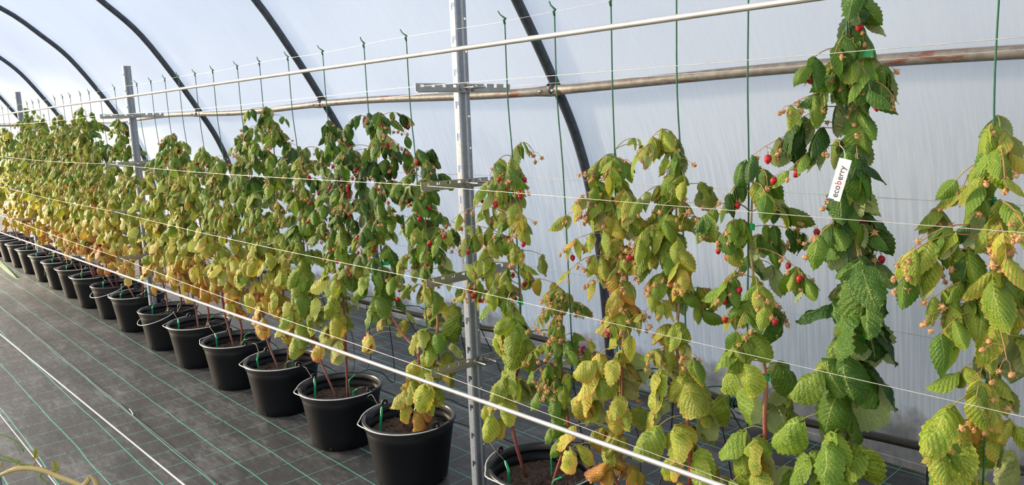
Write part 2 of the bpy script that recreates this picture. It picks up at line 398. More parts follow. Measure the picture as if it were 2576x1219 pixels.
def bar_mesh():
    ys = [-.205]; holes = []
    for k in range(9):
        c = -.18+k*.045; ys += [c-.006, c+.006]; holes.append(len(ys)-2)
    ys.append(.205); zs = [-.013, .001, .009, .013]; vs_, fs = [], []
    for y in ys:
        for z in zs: vs_.append((0, y, z))
    for i in range(len(ys)-1):
        for j in range(3):
            if i in holes and j == 1: continue
            if i in holes and j == 2 and i > 11: continue
            a = i*4+j; fs.append((a, a+4, a+5, a+1))
    # folded lower lip
    n = len(vs_); vs_ += [(.010, ys[0], -.0145), (.010, ys[-1], -.0145)]; fs.append((0, n, n+1, (len(ys)-1)*4))
    return MB().add(vs_, fs).mesh('cross_bar', False, M['bar'])
BM = bar_mesh()
def bolt_mesh(L):
    return MB().tube([(0, 0, 0), (L, 0, 0)], .0032, 8).tube([(.001, 0, 0), (.003, 0, 0)], .0105, 14).tube([(.003, 0, 0), (.009, 0, 0)], .0075, 6).mesh('bolt', False, M['bolt'])
BL, BS = bolt_mesh(.062), bolt_mesh(.011)
HB = [1.553, 1.232, .912, .594]
def post(x, y, label, bars=HB):
    p = empty('trellis_post', (x, y, 0), label, 'post'); o = link('profile', PM, p)
    sm = o.modifiers.new('t', 'SOLIDIFY'); sm.thickness = .002; sm.offset = -1
    for k, h in enumerate(bars):
        b = link('cross_bar', BM, p, None, (.004, 0, h)); b.rotation_euler = (R.uniform(-.02, .02), 0, 0)
        sm = b.modifiers.new('t', 'SOLIDIFY'); sm.thickness = .0022
        for yy, me in ((-.014, BL), (.014, BS), (.036, BL)): link('bolt', me, b, None, (.0015, yy, -.001))
    return p
post(0, 0, 'tall galvanised steel trellis post rising out of the picture beside the nearest bucket')
post(-3.6, 0, 'middle galvanised trellis post with its top and crossbar against the film')
post(-7.2, 0, 'farthest galvanised trellis post among the yellowing raspberries')
post(.03, -1.475, 'galvanised post of the neighbouring trellis row in the aisle', [])
def wire(name, pts, r, label, group=None, mat='wire'):
    o = MB().tube(pts, r, 6).build(name, M[mat]); return tag(o, label, 'wire', group)
hn = ['top', 'second', 'third', 'lowest']
for h, q in zip(HB, hn):
    for y, side in ((-.192, 'aisle'), (.196, 'film')):
        pts = []
        for i in range(29):
            x = -10.6+i*.5; ph = ((x+7.2) % 3.6)/3.6; pts.append((x, y, h+.006-.012*math.sin(math.pi*ph)))
        wire('trellis_wire', pts, .0008, f'thin steel trellis wire on the {side} side tips of the {q} crossbars')
ptsw = [(-10.6+i*.3, -.004, 1.745+.004*math.sin(i*1.7)) for i in range(49)]
ptsw = [(x, -.006 if abs(x % 3.6) < .16 or abs(x % 3.6-3.6) < .16 else y, z) for x, y, z in ptsw]
wire('head_wire', [(x, -.032, z) for x, y, z in ptsw], .00045, 'thin head wire from which the green strings hang')
AY = -1.262
for (zl, zr), lab in (((1.508, 1.508), 'thick bright top wire of the neighbouring trellis crossing above the row'), ((1.146, 1.199), 'thick bright wire of the neighbouring trellis crossing below in front of the buckets'), ((.766, .852), 'neighbouring trellis wire running low over the ground cover'), ((.399, .475), 'lowest neighbouring trellis wire just above the ground cover')):
    xl, xr = -3.0, 3.0
    k = (zr-zl)/(1.8+.9)
    wire('aisle_wire', [(x, AY, zl+k*(min(x, 1.9)+.9)) for x in [xl+i*.25 for i in range(25)]], .0021, lab)
# irrigation pipe
hp = [at(x, y, 1, .235) for x, y in [(2700, 1212), (2560, 1180), (2220, 1100), (1960, 1045), (1700, 965), (1400, 860), (1150, 812), (950, 768), (830, 735)]]
hp = [Vector((p.x, .235, p.z)) for p in hp]
hp = [Vector((2.6, .235, hp[0].z+.01))]+hp+[Vector((x, .235, .60+.012*math.sin(x*3))) for x in (-2.1, -2.8, -3.6, -4.5, -5.4, -6.3, -7.2, -8.2, -9.2, -10)]
HOSE = smooth_path(hp, 4)
o = MB().tube(HOSE, .0115, 10).build('irrigation_pipe', M['hose']); tag(o, 'black plastic irrigation pipe along the film side of the row', 'pipe')
def hose_z(x):
    b = min(HOSE, key=lambda p: abs(p.x-x)); return b.z

# ------------------------------------------------------------------ pots
POT_H, POT_R, BASE_R = .258, .190, .146
def pot_body_mesh():
    prof = [(.0, .004), (BASE_R-.012, .004), (BASE_R-.012, 0), (BASE_R-.004, 0), (BASE_R, .006)]
    for k in range(1, 7): t = k/6; prof.append((BASE_R+(.181-BASE_R)*t, .006+(.236-.006)*t))
    prof += [(.177, .240), (.150+.02, .20), (.135+.02, .12), (.14, .03), (0, .03)]
    mb = MB().lathe(prof, 56); return mb.mesh('bucket_body', True, M['pot'])
def rim_mesh():
    prof = [(.1805, .226), (.184, .229), (.1845, .243), (.189, .247), (.192, .252), (.1925, .2575), (.190, .2605), (.184, .2615), (.1775, .259), (.174, .250), (.172, .236)]
    mb = MB().lathe(prof, 64)
    # pouring lip: pull a few columns outward
    n = 64; vs_ = []
    for i, (x, y, z) in enumerate(mb.v):
        g = math.atan2(y, x); d = (g-(-2.55)+math.pi) % (2*math.pi)-math.pi; k = max(0, 1-abs(d)/.20); kk = k*k*(3-2*k)
        s = 1+.075*kk*(1 if z > .24 else .3); vs_.append((x*s, y*s, z-.006*kk))
    mb.v = vs_; return mb.mesh('rim', True, M['rim'])
def lug_mesh():
    mb = MB(); n = 12; vs_, fs = [], []
    for s_ in (-.004, .004):
        for k in range(n):
            g = 2*math.pi*k/n; vs_.append((s_, .016*math.cos(g), .016*math.sin(g)))
        for k in range(n):
            g = 2*math.pi*k/n; vs_.append((s_, .006*math.cos(g), .006*math.sin(g)))
    for k in range(n):
        k2 = (k+1) % n
        fs += [(k, k2, n+k2, n+k), (2*n+k2, 2*n+k, 3*n+k, 3*n+k2), (k, 2*n+k, 2*n+k2, k2), (n+k, n+k2, 3*n+k2, 3*n+k)]
    mb.add(vs_, fs).box((0, 0, -.013), (.008, .03, .014)); return mb.mesh('lug', False, M['rim'])
def handle_mesh(drop, mid):
    pts = []
    for k in range(33):
        t = k/32; g = -math.pi*t; r = .1975+.014*max(0, 1-abs(t-mid)/.08)
        pts.append((r*math.cos(g), r*math.sin(g), .262-drop*math.sin(math.pi*t)**.8))
    return MB().tube(pts, .0026, 6).mesh('handle', True, M['handle'])
def soil_mesh(seed):
    rr = random.Random(seed); vs_, fs = [], []; nr, n = 10, 36
    for i in range(nr+1):
        r = .168*i/nr
        for k in range(n):
            g = 2*math.pi*k/n; vs_.append((r*math.cos(g), r*math.sin(g), .196+rr.uniform(-.005, .007)-.004*(i == nr)))
    for i in range(nr):
        for k in range(n): fs.append((i*n+k, i*n+(k+1) % n, (i+1)*n+(k+1) % n, (i+1)*n+k))
    mb = MB().add(vs_, fs)
    for q in range(70):                                  # loose clods
        g = rr.uniform(0, 6.28); r = .155*math.sqrt(rr.random()); c = Vector((r*math.cos(g), r*math.sin(g), .201)); s = rr.uniform(.003, .009)
        v = [c+Vector((rr.uniform(.6, 1.2)*s*a, rr.uniform(.6, 1.2)*s*b, rr.uniform(.5, 1)*s*d)) for a, b, d in ((1, 0, 0), (-1, 0, 0), (0, 1, 0), (0, -1, 0), (0, 0, 1), (0, 0, -1))]
        mb.add(v, [(0, 2, 4), (2, 1, 4), (1, 3, 4), (3, 0, 4), (2, 0, 5), (1, 2, 5), (3, 1, 5), (0, 3, 5)])
    return mb.mesh('soil', False, M['soil'])
PB, PR, PL = pot_body_mesh(), rim_mesh(), lug_mesh()
PHS = [handle_mesh(.004, .62), handle_mesh(.003, .68), handle_mesh(.085, 5)]
PS = [soil_mesh(i) for i in range(3)]
hole_me = MB().tube([(0, 0, 0), (0, -.004, 0)], .007, 8).mesh('drain_hole', False, simple('hole black', (6, 6, 6), None, 5, .9))
def make_pot(x, y, label, handle, rot, group=None):
    p = empty('bucket_pot', (x, y, 0), label, 'bucket', group); p.rotation_euler = (0, 0, rot)
    link('bucket_body', PB, p); link('rim', PR, p)
    for s_ in (-1, 1): e = link('lug', PL, p, None, (s_*.183, 0, .268))
    link('handle', PHS[handle], p); link('soil', PS[R.randrange(3)], p)
    for k in range(4):
        g = .4+k*math.pi/2; e = link('drain_hole', hole_me, p, None, (BASE_R*1.002*math.cos(g), BASE_R*1.002*math.sin(g), .012)); e.rotation_euler = (0, 0, g+math.pi/2)
    return p
POTS = [(1.90, .03), (1.345, .04), (.80, .05), (.262, .06), (-.456, .0), (-1.006, .0), (-1.60, .0), (-2.17, .0), (-2.74, .0), (-3.30, .0), (-3.98, .01), (-4.54, .02), (-5.10, .01), (-5.66, .02), (-6.22, .02), (-6.78, .02), (-7.40, .02), (-7.98, .02), (-8.55, .02), (-9.1, .02)]
def place_phrase(x):
    "describe a place in the row by the steel posts"
    L = [p[0] for p in POTS]
    if x > 0: k = sum(1 for q in L if 0 < q < x); return f'{ordn[k]} right of the near post'
    if x > -3.6: k = sum(1 for q in L if x < q < 0); return f'{ordn[k]} beyond the near post'
    if x > -7.2: k = sum(1 for q in L if x < q < -3.6); return f'{ordn[k]} beyond the middle post'
    k = sum(1 for q in L if x < q < -7.2); return f'{ordn[k]} beyond the far post'
hand = {-3.30: 2, -4.54: 2}
for i, (x, y) in enumerate(POTS):
    extra = ', wire handle hanging' if x in hand else ''
    make_pot(x, y, f'black plastic bucket of soil, {place_phrase(x)}{extra}', hand.get(x, i % 2), -.05+R.uniform(-.3, .3), 'bucket pots along the row')
# drip stakes and their micro tubes
def stake_mesh():
    mb = MB()
    for dx in (-.0026, 0, .0026):
        mb.tube([(dx, 0, -.05), (dx, 0, .052), (dx, .006, .062), (dx, .024, .072)], .0024, 5)
    mb.tube([(0, .020, .070), (0, .032, .0765)], .0042, 6); return mb.mesh('stake', False, M['stake'])
SK = stake_mesh()
for i, (x, y) in enumerate(POTS):
    if x < -7.6: continue
    for k, (ang, rad) in enumerate(((-2.25, .125), (1.9, .06), (-.25, .13))):
        ang += R.uniform(-.3, .3); sx, sy = x+rad*math.cos(ang), y+rad*math.sin(ang)
        yaw = R.uniform(-.4, .4)+{0: 1.1, 1: -.3, 2: -1.1}[k]
        e = empty('drip_stake', (sx, sy, .205), f'green drip stake on the {("far end", "film", "near end")[k]} side in bucket {place_phrase(x)}', 'drip stake', 'drip stakes in the buckets')
        s = link('stake', SK, e); s.rotation_euler = (R.uniform(-.15, .15), R.uniform(-.15, .15), yaw)
        d = Matrix.Rotation(yaw, 3, 'Z') @ Vector((0, 1, 0)); st = Vector((0, 0, .077))+d*.033
        hx = x+{0: -.12, 1: .02, 2: .14}[k]+R.uniform(-.08, .08); hz = hose_z(hx)
        end = Vector((hx-sx, .235-sy, hz-.205-.012))
        if k == 0:  # swings over the rim on the far-left side, round the bucket and up behind it
            side = Vector((x-.215-R.uniform(0, .05)-sx, y-.03-sy, .08+R.uniform(-.02, .05)))
            mids = [st+d*.03+Vector((-.05, 0, .03)), side, Vector((side.x+.03, y+.18-sy, -.02)), Vector((end.x*.6+side.x*.4, .27-sy, .05+R.uniform(0, .1)))]
        elif k == 1:
            mids = [st+d*.03+Vector((0, .03, .012)), Vector((R.uniform(-.03, .03), y+.225-sy, .055)), Vector((end.x*.5+R.uniform(-.08, .08), .30+R.uniform(0, .05)-sy, .0+R.uniform(-.08, .1)))]
        else:
            mids = [st+d*.03+Vector((.02, .02, .012)), Vector((x+.20-sx, y+.13-sy, .03)), Vector((x+.27-sx, .24-sy, -.10+R.uniform(-.05, .1))), Vector((end.x*.7+.08, .30-sy, .16))]
        MB().tube(smooth_path([st]+mids+[end], 6), .0022, 5).build('tube', M['tube'], e)

# ------------------------------------------------------------------ leaf, berry and calyx meshes shared by all plants
def leaflet_mesh(seed, W, droop, cup, pleat, curl, crumple, twist, tip=1.0, base=.52):
    rr = random.Random(seed); nv, us = 15, (-1, -.62, -.3, 0, .3, .62, 1)
    vs_, fs, uv = [], [], []; ph = rr.uniform(0, 6); lobe = .14 if base < .5 else .02
    for i in range(nv+1):
        v = i/nv
        hw = W*(v**base)*((1-v)**(.72*tip))*1.5 if 0 < v < 1 else 0.0
        tooth = (.085 if i % 2 else -.05)*(1 if 0 < i < nv else 0)
        for u in us:
            au = abs(u); ww = hw*(1+tooth*(au == 1))
            x = u*ww; y = v-(.05+lobe)*au*(1-v)**2+(.03*au if i % 2 else 0)*(au == 1)
            z = -droop*v*v-cup*(u*u)*hw*1.4+pleat*.006*math.cos(2*math.pi*4.5*(v-.30*au))*min(1, au*2)*(1-au*.3)
            z += -curl*max(0, au-.5)**2*hw*3
            z += crumple*(.06*math.sin(9*v+3*u+ph)+.05*math.sin(5*u*2-7*v+ph*2)+rr.uniform(-.02, .02))
            a = twist*v; z += .06*hw*3*(abs(u))*0
            x2 = x*math.cos(a)-z*math.sin(a)*.6; z2 = z+x*math.sin(a)
            vs_.append((x2, y*(1-.12*droop*v), z2)); uv.append((u*.5+.5, v))
    n = len(us)
    for i in range(nv):
        for j in range(n-1):
            a = i*n+j; fs.append((a, a+1, a+n+1, a+n))
    mb = MB().add(vs_, fs); me = mb.mesh('leaflet', True, M['leaf'])
    l = me.uv_layers.new(name='UVMap')
    l.data.foreach_set('uv', [c for lp in me.loops for c in uv[lp.vertex_index]])
    return me
BROAD = [leaflet_mesh(10+k, .50+.03*(k % 3), .28+.14*(k % 3), .25+.2*(k % 2), 1.0, .5*(k % 3), .75, (-.5, .3, .6, -.2, 0)[k % 5], .95, .40) for k in range(6)]
NARROW = [leaflet_mesh(30+k, .46+.05*(k % 3), .30+.2*(k % 3), .45+.3*(k % 2), 1.0, .3*(k % 2), .28, (.5, -.6, .2, -.2)[k % 4], 1.32, .50) for k in range(6)]
DRY = [leaflet_mesh(50+k, .34+.03*(k % 2), .4+.2*(k % 3), .9, .9, 2.0, 1.2, (.9, -.9, .4, -.4)[k % 4], .8) for k in range(4)]
def berry_mesh():
    bm = bmesh.new(); bmesh.ops.create_icosphere(bm, subdivisions=3, radius=1); cs = []
    for k in range(34):
        z = 1-2*(k+.5)/34; g = k*2.39996; r = math.sqrt(1-z*z); cs.append(Vector((r*math.cos(g), r*math.sin(g), z)))
    for v in bm.verts:
        d = max(v.co.dot(c) for c in cs); k = max(0, (d-.94)/.06); s = .74+.28*math.sqrt(k)
        c = v.co*s; t = 1-.30*max(0, -c.z+.1)**1.3; v.co = Vector((c.x*t, c.y*t, c.z*(1.0 if c.z > 0 else 1.38)))
    me = bpy.data.meshes.new('raspberry'); bm.to_mesh(me); bm.free(); me.materials.append(M['berry'])
    me.polygons.foreach_set('use_smooth', [True]*len(me.polygons)); return me
BERRY = berry_mesh()
def calyx_mesh(seed):
    rr = random.Random(seed); mb = MB()
    mb.tube([(0, 0, .9), (0, 0, .2), (0, 0, -.35), (0, 0, -.75)], [.18, .55, .5, .1], 6)
    for k in range(5):
        g = 2*math.pi*k/5+rr.uniform(-.2, .2); c, s = math.cos(g), math.sin(g); up = rr.uniform(-.5, .5); L = rr.uniform(.95, 1.4)
        mb.add([(c*.3-s*.3, s*.3+c*.3, .3), (c*.3+s*.3, s*.3-c*.3, .3), (c*.9*L*.7, s*.9*L*.7, .3+up*.4), (c*L, s*L, up)], [(0, 1, 2), (2, 1, 3), (0, 2, 3)])
    return mb.mesh('dried_calyx', False, M['calyx'])
CALYX = [calyx_mesh(k) for k in range(3)]
SEP = MB()
for k in range(5):
    g = 2*math.pi*k/5; c, s = math.cos(g), math.sin(g)
    SEP.add([(-s*.35, c*.35, .95), (s*.35, -c*.35, .95), (c*1.25, s*1.25, .85), (0, 0, 1.1)], [(0, 1, 2), (0, 3, 1)])
SEP.tube([(0, 0, 1.0), (0, 0, 1.9)], .12, 4)
SEPM = SEP.mesh('calyx', False, M['calyx'])

def frame(y_dir, normal):
    y = y_dir.normalized(); x = y.cross(normal)
    if x.length < 1e-4: x = y.orthogonal()
    x.normalize(); z = x.cross(y); return Matrix((x, y, z)).transposed()
def add_leaflet(parent, org, pos, d, nrm, size, sen, kind):
    me = R.choice({'b': BROAD, 'n': NARROW, 'd': DRY}[kind])
    o = bpy.data.objects.new('leaflet', me); COL.objects.link(o); o.parent = parent
    rot = frame(d, nrm); sx = size*R.uniform(.88, 1.12)*(1 if R.random() < .5 else -1)*1.0
    sx = abs(sx)
    o.matrix_local = Matrix.Translation(pos-org) @ rot.to_4x4() @ Matrix.Diagonal((sx, size, size, 1))
    j = R.uniform(.82, 1.12); o.color = (j*R.uniform(.94, 1.06), j, j*R.uniform(.85, 1.1), max(0, min(1, sen)))
    return o
def arc(a, b, lift, n=5):
    m = (a+b)/2+Vector((0, 0, lift)); return [(a*(1-t)**2+m*2*t*(1-t)+b*t*t) for t in [k/n for k in range(n+1)]]
def add_leaf(plant, org, C, T, size, sen, kind, single=False):
    "a leaf: its stalk (mesh) with one or three hanging leaflets"
    path = arc(C, T, .25*(T-C).length+.008)
    o = MB().tube(path, [.0015, .0014, .0013, .0012, .0011, .0010], 4, False).build('leaf', M['petiole'], plant, C-org)
    o.data.transform(Matrix.Translation(-C))
    out = Vector((T.x-C.x, T.y-C.y, 0))
    if out.length < .005: out = Vector((R.uniform(-1, 1), R.uniform(-1, 1), 0))
    out.normalize()
    face = (out+Vector((R.gauss(0, .4), -.3+R.gauss(0, .4), .5))).normalized()
    dr = R.uniform(.35, 1.35)
    d = out*math.cos(dr)+Vector((R.gauss(0, .35), R.gauss(0, .25), -math.sin(dr)))
    add_leaflet(o, C, T, d, face, size, sen+R.gauss(0, .05), kind)
    if not single:
        side = Vector((0, 0, 1)).cross(out).normalized(); p2 = path[4]
        for s_ in (-1, 1):
            dd = side*s_*R.uniform(.7, 1.0)+out*R.uniform(.1, .5)+Vector((0, 0, -R.uniform(.35, 1.1)))
            ff = (face+side*s_*.25+Vector((0, 0, .3))).normalized()
            add_leaflet(o, C, p2, dd, ff, size*R.uniform(.68, .9), sen+R.gauss(0, .06), kind)
def add_branch(plant, org, C, T, sen, nleaf, ncal, pb, lsize, far=False):
    "fruiting side shoot: twig with small leaves, dried calyces and berries hanging at its end"
    path = arc(C, T, R.uniform(.02, .09), 7); mb = MB(); loc = [p-C for p in path]
    mb.tube(loc, [.0017-.0001*k for k in range(8)], 4, False)
    kids = []
    for k in range(ncal):
        i = R.choice((4, 5, 6, 6, 7, 7, 7)); b = path[i]
        e = b+Vector((R.gauss(0, .015), R.gauss(0, .015), -R.uniform(.010, .038)))
        mb.tube([b-C, (b+e)/2+Vector((0, 0, .008))-C, e-C], .0007, 3, False)
        kids.append(('b' if R.random() < pb else 'c', e))
    o = mb.build('fruiting_branch', M['twig'], plant, C-org)
    for ty, e in kids:
        rr_ = R.uniform(.0068, .0092)
        if ty == 'b':
            q = link('raspberry', BERRY, o, None, e-C-Vector((0, 0, .006))); q.scale = (rr_,)*3; q.rotation_euler = (R.gauss(0, .25), R.gauss(0, .25), R.uniform(0, 6))
            if not far:
                s = link('calyx', SEPM, o, None, e-C-Vector((0, 0, .006))); s.scale = (rr_,)*3; s.rotation_euler = q.rotation_euler
        else:
            q = link('dried_calyx', R.choice(CALYX), o, None, e-C); k = R.uniform(.0070, .0105); q.scale = (k, k, k); q.rotation_euler = (R.gauss(0, .6), R.gauss(0, .6), R.uniform(0, 6))
    out = (T-C); out.z = 0
    if out.length < .01: out = Vector((1, 0, 0))
    out.normalize(); side = Vector((0, 0, 1)).cross(out)
    for k in range(nleaf):
        i = R.choice((2, 3, 4, 5, 6, 7)); b = path[i]; g = R.uniform(-1.6, 1.6)
        dirv = (out*math.cos(g)+side*math.sin(g)); dr = R.uniform(.3, 1.35)
        d = dirv*math.cos(dr)+Vector((0, 0, -math.sin(dr)))
        nr = (dirv*.7+Vector((R.gauss(0, .3), -.3+R.gauss(0, .3), .7))).normalized()
        add_leaflet(o, C, b, d, nr, lsize*R.uniform(.7, 1.2), sen+R.gauss(0, .09), 'n')
    return o

# ------------------------------------------------------------------ raspberry plants
def interp(tab, z):
    if z >= tab[0][0]: return tab[0][1:]
    for a, b in zip(tab, tab[1:]):
        if a[0] >= z >= b[0]:
            t = (a[0]-z)/max(1e-6, a[0]-b[0]); return tuple(p+(q-p)*t for p, q in zip(a[1:], b[1:]))
    return tab[-1][1:]
def cane_phrase(x):
    L = ALLX
    if x > 0: k = sum(1 for q in L if 0 < q < x-.01); return f'{ordn[k]} cane right of the near post'
    for p, nm in ((0, 'near'), (-3.6, 'middle'), (-7.2, 'far')):
        if p > x >= p-3.6: k = sum(1 for q in L if x+.01 < q < p); return f'{ordn[k]} cane beyond the {nm} post'
ALLX = [1.606, 1.325, 1.092, .892, .679, .466, .25, -.283, -.569, -.893, -1.208, -1.502, -1.757, -2.072, -2.323, -2.582, -2.809, -3.064, -3.339, -3.828, -4.193, -4.483, -4.732, -5.048, -5.292, -5.566, -5.853, -6.174, -6.432, -6.683, -7.006, -7.652, -7.95, -8.25, -8.55]
def grow(label, stem_px, env_px, sen_hi, sen_lo, top_leafy, berries, potx, poty, far=False, dens=1.0, green_z=.62, size=1.0, bare_below=0.0, dry_z=.42, ties=3, branch_z=.80):
    xs_ = min(ALLX, key=lambda q: abs(q-at(*stem_px[0]).x)); stem = [at(x, y) for x, y in stem_px]; stem = [Vector((p.x, R.uniform(-.012, .012), p.z)) for p in stem]
    base = Vector((potx, poty, .19))
    stem = [p for p in stem if p.z > .26]; stem.append(base)
    env = []
    for y, xl, xr in env_px:
        a, b = at(xl, y), at(xr, y); env.append(((a.z+b.z)/2, a.x, b.x))
    env.sort(key=lambda e: -e[0])
    plant = empty('raspberry_plant', base, label, 'raspberry plant', 'raspberry canes tied up in the row')
    path = smooth_path(stem, 5)
    rad = [.0022+.0036*min(1, k/max(1, len(path)-1)*1.5) for k in range(len(path))]
    mb = MB().tube([p-base for p in path], rad, 7)
    # prickles and little side stubs low on the cane
    for p in path:
        if p.z < .6 and not far:
            for q in range(2):
                g = R.uniform(0, 6.28); d = Vector((math.cos(g), math.sin(g), .3)); mb.tube([p-base, p-base+d*.014], [.0012, .0003], 3, False)
    mb.build('cane', M['cane'], plant)
    def cane_at(z):
        b = min(path, key=lambda p: abs(p.z-z)); return b.copy()
    z = env[0][0]; zb = env[-1][0]; side = 1; cur = z-.01
    while cur > zb:
        xl, xr = interp(env, cur); wd = xr-xl; C = cane_at(cur+.03)
        f = max(0, min(1, (cur-.45)/.75)); sen = sen_lo+(sen_hi-sen_lo)*f+R.gauss(0, .06)
        if cur < dry_z+R.uniform(-.05, .05): sen = max(sen, .68+R.gauss(0, .11))
        lower = cur < branch_z+R.uniform(-.06, .06)
        sz = (.086 if lower else .072)*R.uniform(.75, 1.15)*size
        if z-cur < .12: sz *= .75
        side = -side
        mx = (xl+xr)/2
        tx = R.uniform(mx, xr-.012) if side > 0 else R.uniform(xl+.012, mx)
        ty = R.choice((-1, -1, 1))*R.uniform(.01, .10)
        if (not lower) and wd > .10 and R.random() < top_leafy:
            T = Vector((tx+(.02*side if wd > .2 else 0), ty*1.2, cur+R.uniform(-.02, .03)))
            if (T-C).length > .03:
                add_branch(plant, base, C, T, sen+.04, R.randint(4, 7), R.randint(3, 7), berries*.55, .060*size, far)
        else:
            T = Vector((C.x+(tx-C.x)*(.85 if lower else .75), ty*.95, cur+R.uniform(0, .035)))
            kind = 'd' if sen > .68 or (sen > .55 and R.random() < .4) else ('b' if lower else 'n')
            if not lower and R.random() < .35: kind = 'b'
            add_leaf(plant, base, C, T, sz*(.9 if kind == 'd' else 1), sen, kind, R.random() < (.45 if lower else .25))
        step = (.024 if lower else .019)/dens*(.75 if wd > .2 else 1.0)
        if cur < dry_z: step *= 1.25
        if cur < bare_below: step *= 2.2
        cur -= step*R.uniform(.7, 1.3)
    # tape ties that hold the cane to its string
    for k in range(ties):
        zt = env[0][0]-.10-(env[0][0]-.75)*(k+.2)/max(1, ties)*R.uniform(.85, 1.1)
        if zt < .6: continue
        c = cane_at(zt); t = empty('plant_tie', c, f'{("upper", "middle", "lower")[k]} green tape tie on the {cane_phrase(xs_)}', 'plant tie', 'green tape ties on the canes')
        mb = MB(); vs_, fs = [], []; n = 10; a0 = R.uniform(0, 6.28)
        for q in range(n+1):
            g = a0+2*math.pi*q/n
            for h in (-.0075, .0075): vs_.append((.009*math.cos(g), .009*math.sin(g), h))
        for q in range(n): fs.append((2*q, 2*q+2, 2*q+3, 2*q+1))
        mb.add(vs_, fs).build('loop', M['tie'], t)
        g = R.choice((-.4, 2.9, -1.2, .3)); d = Vector((math.cos(g), math.sin(g), R.uniform(-.2, .2))); L = R.uniform(.016, .034); b = d*.009
        w_ = Vector((0, 0, .0075)); e = b+d*L
        MB().add([b-w_, b+w_, e+w_*1.1, e-w_*1.1], [(0, 1, 2, 3)]).build('tail', M['tie'], t, smooth=False)
    return plant

